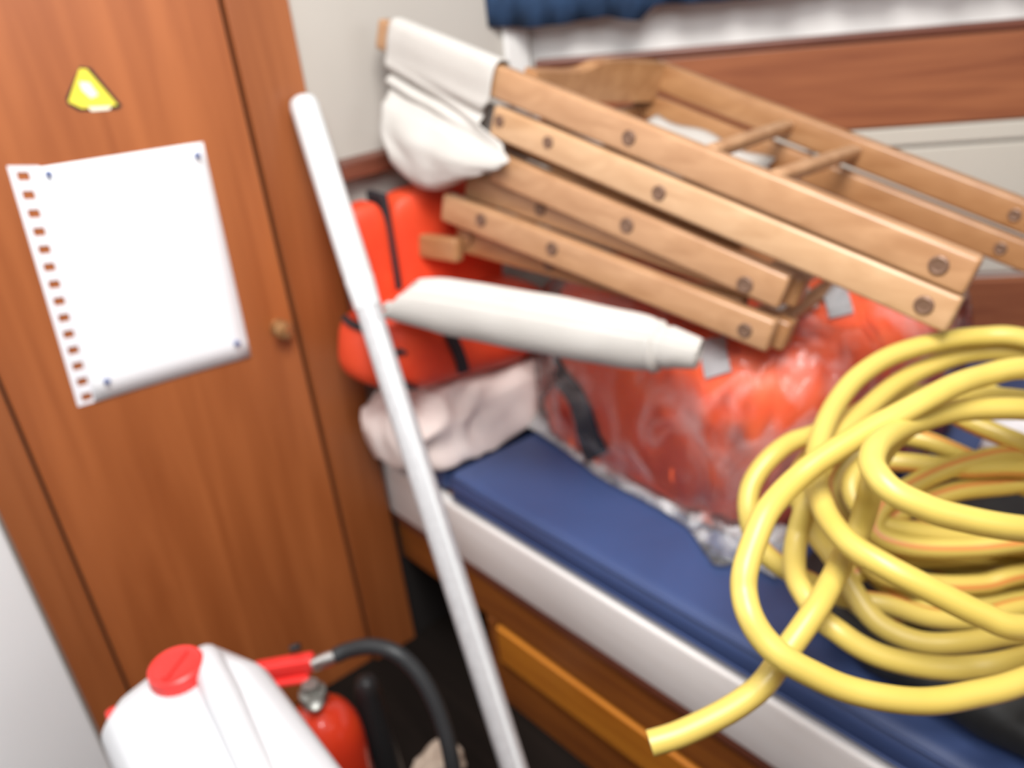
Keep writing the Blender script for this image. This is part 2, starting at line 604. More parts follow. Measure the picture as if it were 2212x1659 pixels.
# ================================================================== bunk
bunk = empty('bunk', 'built-in bunk with white lee board and varnished drawer front', 'bunk', bp(0.6, 0.2, 0.0))
S1 = 1.65
plat = [bp(0.0, 0.02, 0)[:2], bp(S1, 0.02, 0)[:2], hp(1.75, 0.03, 0)[:2], hp(0.03, 0.03, 0)[:2]]
link('bunk_top', prism(plat, 0.372, 0.392), M['bunkwood'], bunk)
link('lee_board', fbox(bp, 0.0, S1, 0.0, 0.022, 0.292, 0.396, 0.006, 3), M['board'], bunk, True, 40, 'white painted board')
link('front_rail', fbox(bp, 0.0, S1, 0.008, 0.026, 0.188, 0.290, 0.004), M['bunkwood'], bunk)
link('shadow_line', fbox(bp, 0.0, S1, 0.002, 0.014, 0.272, 0.291, 0.005), M['darkwood'], bunk)  # dark strip painted in as the shadow line under the white board
dw = link('drawer', fbox(bp, 0.262, 1.15, 0.004, 0.024, 0.104, 0.182, 0.004), M['drawer'], bunk)
link('bottom_panel', fbox(bp, 0.25, S1, 0.010, 0.026, 0.0, 0.100, 0.003), M['bunkwood'], bunk)
link('front_post', fbox(bp, 0.235, 0.258, 0.008, 0.026, 0.0, 0.187, 0.003), M['bunkwood'], bunk)
link('recess_back', fbox(bp, 0.0, 0.25, 0.20, 0.21, 0.0, 0.37), M['dark'], bunk, label='back of the open locker, blackened as shade')
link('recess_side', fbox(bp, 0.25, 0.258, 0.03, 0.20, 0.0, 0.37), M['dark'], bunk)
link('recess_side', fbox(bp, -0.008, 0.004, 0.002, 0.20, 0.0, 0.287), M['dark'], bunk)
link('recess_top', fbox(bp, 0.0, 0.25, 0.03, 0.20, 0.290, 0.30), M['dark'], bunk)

# mattress: two blue cushions
def cushion(poly, z0, z1, bev, name, label, grp):
    bm = prism(poly, z0, z1, bev, 5)
    o = link(name, bm, M['blue'], None, True, 50)
    return tag(o, label, 'cushion', grp)


GRP = 'blue bunk cushions'
pa = [bp(0.012, 0.012, 0)[:2], bp(0.172, 0.012, 0)[:2], bp(0.155, 0.47, 0)[:2], bp(0.02, 0.36, 0)[:2]]
cushion(pa, 0.398, 0.448, 0.014, 'bunk_cushion', 'short blue bunk cushion almost hidden beneath the pale pink duvet', GRP)
pb = [bp(0.182, 0.004, 0)[:2], bp(1.50, 0.004, 0)[:2], hp(1.42, 0.05, 0)[:2], hp(0.24, 0.05, 0)[:2]]
cb = cushion(pb, 0.398, 0.452, 0.021, 'bunk_cushion', 'long blue vinyl bunk cushion lying under the bagged life jackets', GRP)
seam = bmesh.new()
tube(seam, [bp(0.20 + 1.28 * k / 20, 0.0035, 0.412) for k in range(21)], 0.0022, 8)
link('piping', seam, M['blue'], cb, True)
seam = bmesh.new()
tube(seam, [bp(0.20 + 1.28 * k / 20, 0.0065, 0.4475) for k in range(21)], 0.002, 8)
link('piping', seam, M['blue'], cb, True)

# pale folded duvet at the head of the bunk
dv = blob((0.695, 1.095, 0.498), (0.190, 0.072, 0.068), 0.62, 96, 60, 0.020, 9, seed=3.0, ridge=0.012, rfreq=34)
for v in dv.verts:                       # the front slumps over the edge and into the gap
    if v.co.y < 1.07:
        k = min(1, (1.07 - v.co.y) / 0.06)
        v.co.y -= 0.025 * k
    v.co.y = min(v.co.y, 1.165)
    v.co.z = max(v.co.z, 0.451)
duvet_tree = tree_of(dv)
tag(link('duvet', dv, M['duvet'], None, True), 'crumpled pale pink duvet folded at the head of the bunk', 'duvet')

# ================================================================== life jackets
# upright jacket against the bulkhead
j1 = empty('life_jacket', 'orange life jacket standing upright against the white bulkhead', 'life jacket', (0.72, 1.13, 0.62), 'orange life jackets')
a = blob((0.700, 1.128, 0.752), (0.096, 0.028, 0.105), 0.30, amp=0.006, freq=10, seed=1)
j1t = tree_of(a)
link('front_panel', a, M['orange'], j1, True)
b_ = blob((0.562, 1.122, 0.752), (0.030, 0.030, 0.110), 0.4, amp=0.006, freq=10, seed=5)
link('front_panel', b_, M['orange'], j1, True)
link('webbing_strap', fbox(lambda s, o, z: V((s, 1.13 - o, z)), 0.592, 0.603, -0.02, 0.026, 0.66, 0.868, 0.003), M['webbing'], j1)
# pillow-shaped jacket on the duvet
j2 = empty('life_jacket', 'puffy orange life jacket with black straps on the pale duvet', 'life jacket', (0.66, 1.06, 0.60), 'orange life jackets')
a = blob((0.660, 1.082, 0.640), (0.185, 0.078, 0.070), 0.62, 72, 44, amp=0.012, freq=9, seed=8, ax=(V((0.98, 0.05, -0.18)).normalized(), EY, V((0.18, 0, 0.98)).normalized()))
j2t = tree_of(a)
link('foam_panel', a, M['orange'], j2, True)
link('webbing_strap', strap(j2t, [(958, 700), (975, 735), (990, 770), (998, 800)], 24), M['webbing'], j2)
link('cord', strap(j2t, [(868, 822), (900, 842), (936, 858)], 14, thick=0.004), M['webbing'], j2)
link('cord', strap(j2t, [(748, 690), (765, 704), (790, 714)], 14, thick=0.004), M['webbing'], j2)

# jacket in a clear bag
j3 = empty('life_jacket', 'large orange life jacket sealed in a clear plastic bag on the blue cushion', 'life jacket', (0.96, 0.78, 0.455), 'orange life jackets')
JX = V((0.985, 0.17, 0)).normalized()
JY = V((-0.17, 0.985, 0)).normalized()
up1 = blob((0.985, 0.775, 0.565), (0.240, 0.248, 0.150), 0.48, 90, 56, amp=0.022, freq=7, seed=11, ax=(EX, EY, EZ), ridge=0.006, rfreq=16)
lo1 = blob((0.985, 0.775, 0.474), (0.250, 0.262, 0.048), 0.45, 90, 40, amp=0.010, freq=9, seed=21, ax=(EX, EY, EZ), ridge=0.005, rfreq=18)
def inside(bmx, floor_z, gap):
    """rest on the cushion and lean on the hull side without passing through either"""
    for v in bmx.verts:
        v.co.z = max(v.co.z, floor_z)
        d = (V((v.co.x, v.co.y, 0)) - HC).dot(HN)
        if d < gap:
            v.co += HN * (gap - d)


inside(up1, 0.456, 0.030)
inside(lo1, 0.456, 0.030)
jt = tree_of(up1, lo1)
up_copy, lo_copy = up1.copy(), lo1.copy()
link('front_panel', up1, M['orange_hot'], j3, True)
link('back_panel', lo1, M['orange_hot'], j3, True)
link('webbing_strap', strap(jt, [(1185, 745), (1205, 800), (1245, 850), (1265, 900), (1275, 940), (1295, 985)], [36, 36, 36, 40, 44, 48]), M['webbing'], j3)
link('reflective_patch', strap(jt, [(1540, 735), (1546, 775), (1556, 812)], 58), M['reflective'], j3, label='grey reflective patch')
link('white_panel', strap(jt, [(1672, 600), (1700, 640), (1728, 690)], 90), M['canvas'], j3, label='white cloth panel')
link('reflective_patch', strap(jt, [(1792, 615), (1805, 650), (1815, 688)], 52), M['reflective'], j3, label='grey reflective patch')
# the bag itself: a loose clear skin over both panels with a crimped hem
bag = blob((0.985, 0.775, 0.565), (0.258, 0.270, 0.163), 0.46, 130, 80, amp=0.006, freq=10, seed=31, ridge=0.010, rfreq=30)
inside(bag, 0.4545, 0.022)
tag(link('plastic_bag', bag, M['poly'], None, True), 'clear wrinkled plastic bag around the large orange life jacket', 'bag')
bag_o = bpy.data.objects['plastic_bag']
rows = []
hem = [(1120, 905), (1200, 955), (1290, 1012), (1390, 1075), (1470, 1120), (1540, 1168), (1600, 1200), (1680, 1245)]
HP = catmull([on_z(x, y, 0.458) for x, y in hem], 8)
for i, p in enumerate(HP):
    k = i / (len(HP) - 1)
    inn = V((0.05, 0.02, 0.035))
    wv = 0.005 * noise.noise(V((i * 0.31, 2.0, 0)))
    wid = 0.006 + 0.030 * math.exp(-((k - 0.76) / 0.10) ** 2) + 0.008 * math.exp(-((k - 0.30) / 0.08) ** 2)
    rows.append([p + inn, p + inn * 0.45 + V((0, 0, 0.002 + wv)), p + V((-wid * 0.35, -wid * 0.2, 0.003 + abs(wv))), p + V((-wid, -wid * 0.5, 0.0012 + abs(wv) * 0.6))])
link('hem', sheet(rows, 0.0006), M['polyhem'], bag_o, True)

# ================================================================== folding canvas chairs
U = V((-0.21244821, 0.93497611, 0.28405181))
Wv = V((0.95850436, 0.25593929, -0.12555661))
D = V((-0.19009245, 0.24559062, -0.95055253))
OA = V((0.83159118, 0.36992231, 0.86251378))
OB = V((0.77142486, 0.56670848, 0.73641964))


def rail(bm, O, a0, c0, a1, c1, b0, b1, wide, bev=0.005):
    """a batten whose front face runs from (a0, c0) to (a1, c1) (centre line), b0..b1 deep"""
    p, q = O + U * a0 + D * c0, O + U * a1 + D * c1
    ax = (q - p).normalized()
    dn = (D - ax * D.dot(ax)).normalized()
    c = (p + q) / 2 + Wv * ((b0 + b1) / 2)
    return bm_box(bm, c, (ax, Wv, dn), ((q - p).length / 2, (b1 - b0) / 2, wide / 2), bev, 3)


BOLT = None


def bolt(O, a, c, b, parent, r=0.0075):
    """round dark bolt head standing a little proud of a rail's face; all share one mesh"""
    global BOLT
    p = O + U * a + D * c + Wv * (b - 0.0005)
    if BOLT is None:
        bm = lathe((0, 0, 0), -Wv, [(-0.002, 0.0075), (0.001, 0.0075), (0.0018, 0.0060), (0.0012, 0.0040), (0.0012, 0.001)], 14)
        bmesh.ops.recalc_face_normals(bm, faces=bm.faces[:])
        BOLT = bpy.data.meshes.new('bolt')
        bm.to_mesh(BOLT)
        bm.free()
        BOLT.materials.append(M['bolt'])
    o = bpy.data.objects.new('bolt', BOLT)
    COL.objects.link(o)
    o.parent = parent
    o.location = p - ORG[parent.name]
    o.scale = (r / 0.0075,) * 3
    return o


def canvas_strip(fn, n, m, thick, name, parent, label=None):
    rows = [[fn(i / n, j / m) for j in range(m + 1)] for i in range(n + 1)]
    return link(name, sheet(rows, thick), M['canvas'], parent, True, None, label)


GC = 'folded director chairs on the bunk'
chA = empty('folding_chair', 'upper folded wooden chair with white canvas back, topmost of two on the life jackets', 'chair', OA + U * 0.3 + Wv * 0.13 + D * 0.09, GC)


def lk(name, mat, parent, *args, **kw):
    bm = bmesh.new()
    rail(bm, *args, **kw)
    return link(name, bm, M[mat], parent, True, 35)


# near side of the upper chair
r1 = lk('back_post', 'teak', chA, OA, 0.0, 0.0185, 0.828, 0.0235, 0.0, 0.022, 0.041)
bolt(OA, 0.404, 0.021, 0.0, r1, 0.009)
bolt(OA, 0.033, 0.019, 0.0, r1, 0.010)
r2 = lk('rail', 'teak3', chA, OA, -0.002, 0.0605, 0.606, 0.0705, 0.0, 0.022, 0.041)
bolt(OA, 0.512, 0.0655, 0.0, r2)
bolt(OA, 0.346, 0.067, 0.0, r2, 0.009)
bolt(OA, 0.028, 0.062, 0.0, r2, 0.010)
bolt(OA, 0.592, 0.066, 0.0, r2)
# far side
r3 = lk('back_post', 'teak2', chA, OA, -0.02, 0.004, 0.530, 0.000, 0.255, 0.277, 0.038)
bolt(OA, 0.012, 0.004, 0.255, r3)
r4 = lk('rail', 'teak2', chA, OA, -0.04, 0.046, 0.545, 0.045, 0.255, 0.277, 0.036)
bolt(OA, 0.008, 0.046, 0.255, r4)
# shaped cross rail at the back end, plain one under it, two rungs
rows_t, rows_b = [], []
cr = bmesh.new()
prof = []
for k in range(25):
    s = k / 24
    top = -0.008 - 0.016 / (1 + math.exp(-(s - 0.42) * 26))
    prof.append((s, top))
pr = []
for s, top in prof:
    b = 0.022 + s * 0.233
    base = OA + U * (0.565 - 0.055 * s) + Wv * b
    pr.append((base + D * (0.004 + top), base + D * 0.034))
f0 = [(cr.verts.new(x), cr.verts.new(y)) for x, y in pr]
f1 = [(cr.verts.new(x + U * 0.020), cr.verts.new(y + U * 0.020)) for x, y in pr]
for k in range(24):
    cr.faces.new((f0[k][0], f0[k + 1][0], f0[k + 1][1], f0[k][1]))
    cr.faces.new((f1[k][1], f1[k + 1][1], f1[k + 1][0], f1[k][0]))
    cr.faces.new((f0[k][0], f1[k][0], f1[k + 1][0], f0[k + 1][0]))
    cr.faces.new((f0[k][1], f0[k + 1][1], f1[k + 1][1], f1[k][1]))
cr.faces.new((f0[0][0], f0[0][1], f1[0][1], f1[0][0]))
cr.faces.new((f0[24][0], f1[24][0], f1[24][1], f0[24][1]))
link('cross_rail', cr, M['teak2'], chA, True, 35)
bm = bm_box(bmesh.new(), OA + U * 0.535 + Wv * 0.139 + D * 0.062, (U, Wv, D), (0.010, 0.116, 0.014), 0.004)
link('cross_rail', bm, M['teak2'], chA, True, 35)
for an, af in ((0.308, 0.311), (0.228, 0.215)):
    p, q = OA + U * an + Wv * 0.015 + D * 0.006, OA + U * af + Wv * 0.262 + D * 0.000
    ax = (q - p).normalized()
    sd = (U - ax * U.dot(ax)).normalized()
    bm = bm_box(bmesh.new(), (p + q) / 2, (ax, sd, ax.cross(sd)), ((q - p).length / 2, 0.008, 0.008), 0.004, 3)
    link('rung', bm, M['teak'], chA, True, 35)
# canvas back: sleeve on the near post, a tucked crease and a slack lobe of cloth hanging under it
PATH = [(0.024, 0.036), (0.025, 0.004), (0.012, -0.0035), (-0.002, 0.000), (-0.005, 0.018), (-0.003, 0.040), (-0.002, 0.056), (0.005, 0.070), (0.001, 0.082),
        (0.000, 0.096), (-0.016, 0.110), (-0.026, 0.135), (-0.024, 0.165), (-0.010, 0.192), (0.012, 0.203), (0.040, 0.192), (0.056, 0.160), (0.060, 0.110), (0.055, 0.060)]
LEFT = [(0.0, 0.800), (0.05, 0.800), (0.08, 0.792), (0.10, 0.785), (0.135, 0.774), (0.17, 0.750), (0.21, 0.706)]
RIGHT = [(0.0, 0.612), (0.045, 0.612), (0.065, 0.622), (0.08, 0.622), (0.095, 0.575), (0.11, 0.556), (0.13, 0.566), (0.155, 0.590), (0.21, 0.640)]


def lut(T, x):
    for (x0, y0), (x1, y1) in zip(T, T[1:]):
        if x <= x1:
            k = max(0, (x - x0) / (x1 - x0))
            k = k * k * (3 - 2 * k)
            return y0 + (y1 - y0) * k
    return T[-1][1]


def back_fn(s, t):
    x = s * (len(PATH) - 1)
    i = min(int(x), len(PATH) - 2)
    k = x - i
    P = [V((*PATH[max(0, min(len(PATH) - 1, i + d))], 0)) for d in (-1, 0, 1, 2)]
    q = 0.5 * ((2 * P[1]) + (P[2] - P[0]) * k + (2 * P[0] - 5 * P[1] + 4 * P[2] - P[3]) * k * k + (3 * P[1] - P[0] - 3 * P[2] + P[3]) * k ** 3)
    c = q.y
    loose = min(1, max(0, (c - 0.05) / 0.05)) * (s > 0.25)
    a = lut(RIGHT, c) * (1 - t) + lut(LEFT, c) * t
    sag = 0.0
    if c > 0.10 and s > 0.3:
        sag = -(c - 0.10) * 0.42 * (1 - t) ** 1.3 + 0.006 * math.sin(t * math.pi)
    wr = 0.006 * loose * noise.noise(V((t * 4 + s * 3, s * 13, 2.2)))
    diag = 0.007 * math.sin(s * 70 + t * 7) * max(0, 1 - abs(s - 0.42) / 0.12) * (0.4 + 0.6 * t)
    return OA + U * a + Wv * (q.x * (0.55 + 0.45 * t if s > 0.45 else 1.0) + wr + diag) + D * (c + sag)


canvas_strip(back_fn, 110, 34, 0.0025, 'canvas_back', chA, 'slack white canvas back sleeved over the post')
# seat canvas of the upper chair hangs between its sides
def seatA(s, t):
    a = 0.500 - 0.19 * t
    b = 0.024 + 0.230 * s
    c = 0.050 + 0.022 * math.sin(s * math.pi) + 0.004 * math.sin(t * 11)
    return OA + U * a + Wv * b + D * c


canvas_strip(seatA, 20, 14, 0.002, 'canvas_seat', chA, 'white canvas seat slung between the sides')

# lower chair
chB = empty('folding_chair', 'lower folded wooden chair with rolled white canvas seat, under the other chair', 'chair', OB + U * 0.3 + Wv * 0.13 + D * 0.02, GC)
q0 = lk('back_post', 'teak2', chB, OB, 0.08, -0.100, 0.440, -0.092, 0.024, 0.046, 0.046)
bolt(OB, 0.332, -0.093, 0.024, q0)
q1 = lk('rail', 'teak', chB, OB, 0.006, -0.061, 0.436, -0.049, 0.0, 0.022, 0.042)
bolt(OB, 0.217, -0.056, 0.0, q1, 0.0095)
bolt(OB, 0.051, -0.052, 0.0, q1, 0.010)
q2 = lk('rail', 'teak', chB, OB, 0.02, -0.052, 0.492, -0.001, 0.024, 0.046, 0.044)
bolt(OB, 0.359, -0.014, 0.024, q2, 0.009)
q3 = lk('leg', 'teak', chB, OB, 0.0, -0.006, 0.508, 0.039, 0.0, 0.022, 0.041)
bolt(OB, 0.434, 0.028, 0.0, q3, 0.009)
bolt(OB, 0.312, 0.018, 0.0, q3, 0.009)
bolt(OB, 0.031, -0.001, 0.0, q3, 0.009)
q4 = lk('leg', 'teak2', chB, OB, 0.05, -0.006, 0.490, 0.086, 0.024, 0.046, 0.040)
bolt(OB, 0.325, 0.053, 0.024, q4, 0.009)
lk('foot_rail', 'teak2', chB, OB, 0.470, 0.094, 0.545, 0.118, 0.004, 0.024, 0.036)
for (a, c) in ((-0.006, -0.060), (-0.012, -0.004)):
    lk('spacer', 'teak2', chB, OB, a, c, a + 0.05, c + 0.003, 0.022, 0.052, 0.038)
for (a0, c0, a1, c1) in ((0.006, -0.060, 0.436, -0.047), (0.0, -0.006, 0.508, 0.038), (0.05, 0.010, 0.488, 0.080)):
    lk('far_rail', 'teak2', chB, OB, a0, c0, a1, c1, 0.262, 0.284, 0.036)
for a, c in ((0.016, -0.056), (0.012, -0.005), (0.498, 0.036), (0.470, 0.076)):
    bm = bmesh.new()
    tube(bm, [OB + U * a + D * c + Wv * 0.02, OB + U * a + D * c + Wv * 0.268], 0.011, 14)
    link('rung', bm, M['teak2'], chB, True, 40)
# rolled seat canvas slung below the near rails
RC = catmull([at(862, 640, 1.165), at(960, 655, 1.15), (at(1100, 680, 1.125)), at(1250, 708, 1.10), at(1380, 733, 1.075), at(1420, 742, 1.065), at(1465, 750, 1.05), at(1512, 762, 1.04)], 8)
RR = [0.034, 0.045, 0.047, 0.046, 0.043, 0.037, 0.029, 0.022]


def seatB(s, t):
    x = t * (len(RC) - 1)
    i = min(int(x), len(RC) - 2)
    p = RC[i] + (RC[i + 1] - RC[i]) * (x - i)
    ax = (RC[i + 1] - RC[i]).normalized()
    e1 = (D - ax * D.dot(ax)).normalized()          # downwards
    e2 = ax.cross(e1)
    if e2.dot(Wv) < 0:
        e2 = -e2                                     # away from the viewer's side
    y = t * (len(RR) - 1)
    j = min(int(y), len(RR) - 2)
    r = RR[j] + (RR[j + 1] - RR[j]) * (y - j)
    th = -0.75 - s * 9.0                             # starts at the upper front, winds under and inside
    rad = 1.0 - 0.46 * s
    fold = 1 + 0.05 * noise.noise(V((t * 9, th * 0.9, 1.0)))
    if 0.70 < t < 0.80:                              # pinched crease
        fold *= 1 + 0.10 * math.sin((t - 0.70) / 0.10 * 2 * math.pi)
    ang = (th + 1.2) % (2 * math.pi)
    fold *= 1 - 0.14 * math.exp(-((ang - 1.25) / 0.20) ** 2) * min(1, t * 6) * (1 - 0.5 * t)
    lip = 0.026 * max(0, 1 - t / 0.12) * math.sin(th + 1.2)   # slanting open end
    return p + ax * lip + (-e2 * math.cos(th + 1.2) * 0.85 - e1 * math.sin(th + 1.2) * 1.0) * r * rad * fold


canvas_strip(seatB, 90, 60, 0.0016, 'canvas_seat', chB, 'white canvas seat rolled under the legs')

# ================================================================== pole
pt, pb_ = on_y(652, 212, 1.160), at(1110, 1659, 1.10)
dr_ = (pb_ - pt).normalized()
pend = pt + dr_ * ((pt.z - 0.02) / -dr_.z)
pole = empty('boat_pole', 'long white telescopic pole leaning on the door frame beside the bunk', 'pole', pend)
Lp = (pend - pt).length
link('tube', lathe(pt, dr_, [(0.30, 0.0165), (0.31, 0.0170), (Lp - 0.004, 0.0170), (Lp, 0.0150)], 24), M['pole_grey'], pole, True, 40, 'grey aluminium lower tube')
link('sleeve', lathe(pt, dr_, [(0.0, 0.012), (0.004, 0.0175), (0.012, 0.0195), (0.255, 0.0198), (0.258, 0.0188)], 28), M['pole'], pole, True, 40, 'white upper sleeve')
link('collar', lathe(pt, dr_, [(0.256, 0.0185), (0.262, 0.0200), (0.275, 0.0195), (0.305, 0.0178)], 28), M['pole'], pole, True, 40)
rv = dr_.cross(V((0, 0, 1))).normalized()
nv = rv.cross(dr_).normalized()
if nv.dot(CAM - pt) < 0:
    nv = -nv
g = bm_box(bmesh.new(), pt + dr_ * ((Lp + 0.32) / 2) + nv * 0.0165 - rv * 0.003, (dr_, rv, nv), ((Lp - 0.34) / 2, 0.0022, 0.0016), 0.001)
link('rib', g, M['pole'], pole)

# ================================================================== paper notice with its punched edge, and the warning sign
DY = 1.188


def dpt(px, py, lift=0.0):
    p = on_y(px, py, DY)
    return V((p.x, DY - lift, p.z))


note = empty('paper_notice', 'blank white sheet pinned to the door over a punched card', 'paper', dpt(300, 590, 0.001))
q = [dpt(76, 362, 0.004), dpt(436, 306, 0.004), dpt(540, 768, 0.004), dpt(203, 866, 0.004)]
rows = []
for i in range(13):
    row = []
    for j in range(11):
        s, t = j / 10, i / 12
        p = (q[0] * (1 - s) + q[1] * s) * (1 - t) + (q[3] * (1 - s) + q[2] * s) * t
        p.y -= 0.003 * math.sin(s * math.pi) * math.sin(t * math.pi) + 0.0015 * (s * (1 - s) * 4) * math.sin(t * 5)
        row.append(p)
    rows.append(row)
link('sheet', sheet(rows, 0.0006, V((0, 1, 0))), M['paper'], note, True)
# punched card: a backing with square holes along its free edge
s0, s1 = dpt(14, 358, 0.0015), dpt(84, 358, 0.0015)
e0, e1 = dpt(168, 878, 0.0015), dpt(222, 862, 0.0015)
NH = 14
cb_ = bmesh.new()
def card(u, v):
    return (s0 * (1 - u) + s1 * u) * (1 - v) + (e0 * (1 - u) + e1 * u) * v


for k in range(NH):
    v0, v1 = k / NH, (k + 1) / NH
    h0, h1 = v0 + 0.30 / NH, v0 + 0.78 / NH
    for (ua, ub, va, vb) in ((0, 1, v0, h0), (0, 1, h1, v1), (0, 0.22, h0, h1), (0.62, 1, h0, h1)):
        pts = [card(ua, va), card(ub, va), card(ub, vb), card(ua, vb)]
        fr = [cb_.verts.new(p) for p in pts]
        bk = [cb_.verts.new(p + V((0, 0.0008, 0))) for p in pts]
        cb_.faces.new(fr)
        cb_.faces.new(bk[::-1])
        for i in range(4):
            cb_.faces.new((fr[i], bk[i], bk[(i + 1) % 4], fr[(i + 1) % 4]))
bmesh.ops.remove_doubles(cb_, verts=cb_.verts[:], dist=0.00005)
link('punched_edge', cb_, M['paper_old'], note, label='card edge with a row of punched slots')
for (x, y) in ((100, 374), (420, 334), (226, 820), (506, 738)):
    p = dpt(x, y, 0.006)
    link('push_pin', lathe(p, (0.25, -1, 0.1), [(0, 0.0035), (0.002, 0.0042), (0.004, 0.003), (0.007, 0.0034), (0.008, 0.002)], 14), M['pin'], note, True, 40)

sg = empty('warning_sticker', 'small yellow triangular warning sticker above the paper on the door', 'sticker', dpt(200, 205, 0))


def tri(pts, lift0, lift1, name, mat):
    bm = bmesh.new()
    fr = [bm.verts.new(dpt(x, y, lift1)) for x, y in pts]
    bk = [bm.verts.new(dpt(x, y, lift0)) for x, y in pts]
    n = len(pts)
    bm.faces.new(fr)
    bm.faces.new(bk[::-1])
    for i in range(n):
        bm.faces.new((fr[i], bk[i], bk[(i + 1) % n], fr[(i + 1) % n]))
    return link(name, bm, M[mat], sg)


tri([(172, 143), (196, 147), (264, 229), (254, 236), (172, 240), (146, 226), (142, 212)], 0.0, 0.0006, 'border', 'black')
tri([(171, 148), (187, 149), (254, 227), (177, 234), (147, 220)], 0.0006, 0.001, 'face', 'yellow_sign')
tri([(170, 176), (192, 178), (212, 205), (196, 212), (176, 194)], 0.001, 0.0013, 'glare_patch', 'pale_vinyl_and_glare')  # pale patch paints the glare in the middle of the sticker
tri([(190, 231), (240, 229), (236, 237), (196, 240)], 0.001, 0.0013, 'caption_strip', 'pale_vinyl_and_glare')

# ================================================================== jerrycan
can = empty('jerrycan', 'white plastic jerrycan with red screw cap standing by the white partition', 'jerrycan', (0.09, 0.66, 0.0))


def ring(x0, x1, y0, y1, z, ch, chb=None):
    chb = chb or ch
    return [V((x0 + ch, y0, z)), V((x1 - ch, y0, z)), V((x1, y0 + ch, z)), V((x1, y1 - chb * 2.4, z)), V((x1 - chb, y1, z)), V((x0 + ch, y1, z)), V((x0, y1 - ch, z)), V((x0, y0 + ch, z))]


secs = [ring(0.005, 0.172, 0.47, 0.840, 0.0, 0.02, 0.025), ring(0.0, 0.177, 0.465, 0.845, 0.012, 0.02, 0.026), ring(0.0, 0.177, 0.465, 0.845, 0.448, 0.02, 0.026),
        ring(0.002, 0.176, 0.47, 0.844, 0.482, 0.022, 0.026), ring(0.014, 0.168, 0.485, 0.838, 0.502, 0.024, 0.026), ring(0.060, 0.150, 0.51, 0.834, 0.516, 0.024, 0.024)]
bm = bmesh.new()
vs = [[bm.verts.new(p) for p in s] for s in secs]
for i in range(len(vs) - 1):
    for k in range(8):
        bm.faces.new((vs[i][k], vs[i][(k + 1) % 8], vs[i + 1][(k + 1) % 8], vs[i + 1][k]))
bm.faces.new(vs[0][::-1])
bm.faces.new(vs[-1])
bmesh.ops.bevel(bm, geom=[e for e in bm.edges], offset=0.006, segments=2, profile=0.5, affect='EDGES')
body = link('body', bm, M['can'], can, True, 60)
# moulded grip running along the top
gp = catmull([V((0.126, 0.826, 0.500)), V((0.125, 0.815, 0.522)), V((0.120, 0.775, 0.528)), V((0.112, 0.70, 0.526)), V((0.104, 0.62, 0.522)), V((0.101, 0.58, 0.500))], 6)
for g_ in gp:
    g_.z -= 0.013
bm = bmesh.new()
tube(bm, gp, [0.019 - 0.004 * abs(k / (len(gp) - 1) * 2 - 1) for k in range(len(gp))], 16)
link('handle', bm, M['can'], can, True, 50)
cp = on_z(378, 1434, 0.533)
link('neck', lathe((cp.x, cp.y, 0.498), (0, 0, 1), [(0, 0.030), (0.010, 0.028), (0.014, 0.026)], 24), M['can'], can, True, 40)
capm = bmesh.new()
prof = [(0.0, 0.0295), (0.002, 0.0305), (0.018, 0.0300), (0.022, 0.0290), (0.024, 0.0265), (0.0225, 0.0235), (0.0225, 0.010), (0.0225, 0.001)]
NN = 60
rings = []
for h, r in prof:
    rings.append([capm.verts.new(V((cp.x, cp.y, 0.509)) + V((math.cos(2 * math.pi * k / NN), math.sin(2 * math.pi * k / NN), 0)) * (r - (0.0012 if (k % 2 and 0.001 < h < 0.02) else 0)) + V((0, 0, h))) for k in range(NN)])
for i in range(len(rings) - 1):
    for k in range(NN):
        capm.faces.new((rings[i][k], rings[i][(k + 1) % NN], rings[i + 1][(k + 1) % NN], rings[i + 1][k]))
capm.faces.new(rings[-1])
capm.faces.new(rings[0][::-1])
cap = link('screw_cap', capm, M['redcap'], can, True, 30, 'red ribbed screw cap')
link('grip_bar', bm_box(bmesh.new(), V((cp.x, cp.y, 0.5325)), (V((0.8, 0.6, 0)), V((-0.6, 0.8, 0)), EZ), (0.020, 0.003, 0.0022), 0.001), M['redcap'], cap)
tp = at(243, 1553, 0.99)
link('tap', lathe(tp + V((0.03, -0.004, -0.004)), V((-1, 0.1, 0.15)), [(0, 0.008), (0.012, 0.008), (0.013, 0.0125), (0.030, 0.0130), (0.036, 0.010)], 20), M['redcap'], can, True, 40, 'small red tap')

# ================================================================== fire extinguisher
ex = empty('fire_extinguisher', 'red fire extinguisher with black hose standing behind the white jerrycan', 'extinguisher', (0.243, 0.858, 0.0))
EXx, EXy = 0.240, 0.862
link('cylinder', lathe((EXx, EXy, 0.0), (0, 0, 1), [(0, 0.046), (0.006, 0.052), (0.245, 0.052), (0.268, 0.049), (0.288, 0.041), (0.303, 0.028), (0.310, 0.018), (0.318, 0.016)], 36), M['red_paint'], ex, True, 60)
vz = 0.316
link('valve', lathe((EXx, EXy, vz), (0, 0, 1), [(0, 0.015), (0.004, 0.018), (0.020, 0.018), (0.024, 0.012), (0.034, 0.011)], 18), M['gauge'], ex, True, 40, 'grey metal valve')
gq = at(655, 1474, 1.10)
link('gauge', lathe(V((EXx - 0.004, EXy - 0.012, vz + 0.012)), (CAM - gq), [(0, 0.011), (0.010, 0.011), (0.011, 0.0095), (0.010, 0.008), (0.010, 0.001)], 18), M['gauge'], ex, True, 40)
h0, h1 = at(552, 1450, 1.165), at(680, 1428, 1.155)
dd = (h1 - h0).normalized()
sd = dd.cross(EZ).normalized()
link('lever', bm_box(bmesh.new(), (h0 + h1) / 2, (dd, sd, sd.cross(dd)), ((h1 - h0).length / 2, 0.010, 0.0115), 0.005, 3), M['redcap'], ex, True, 40, 'red squeeze lever')
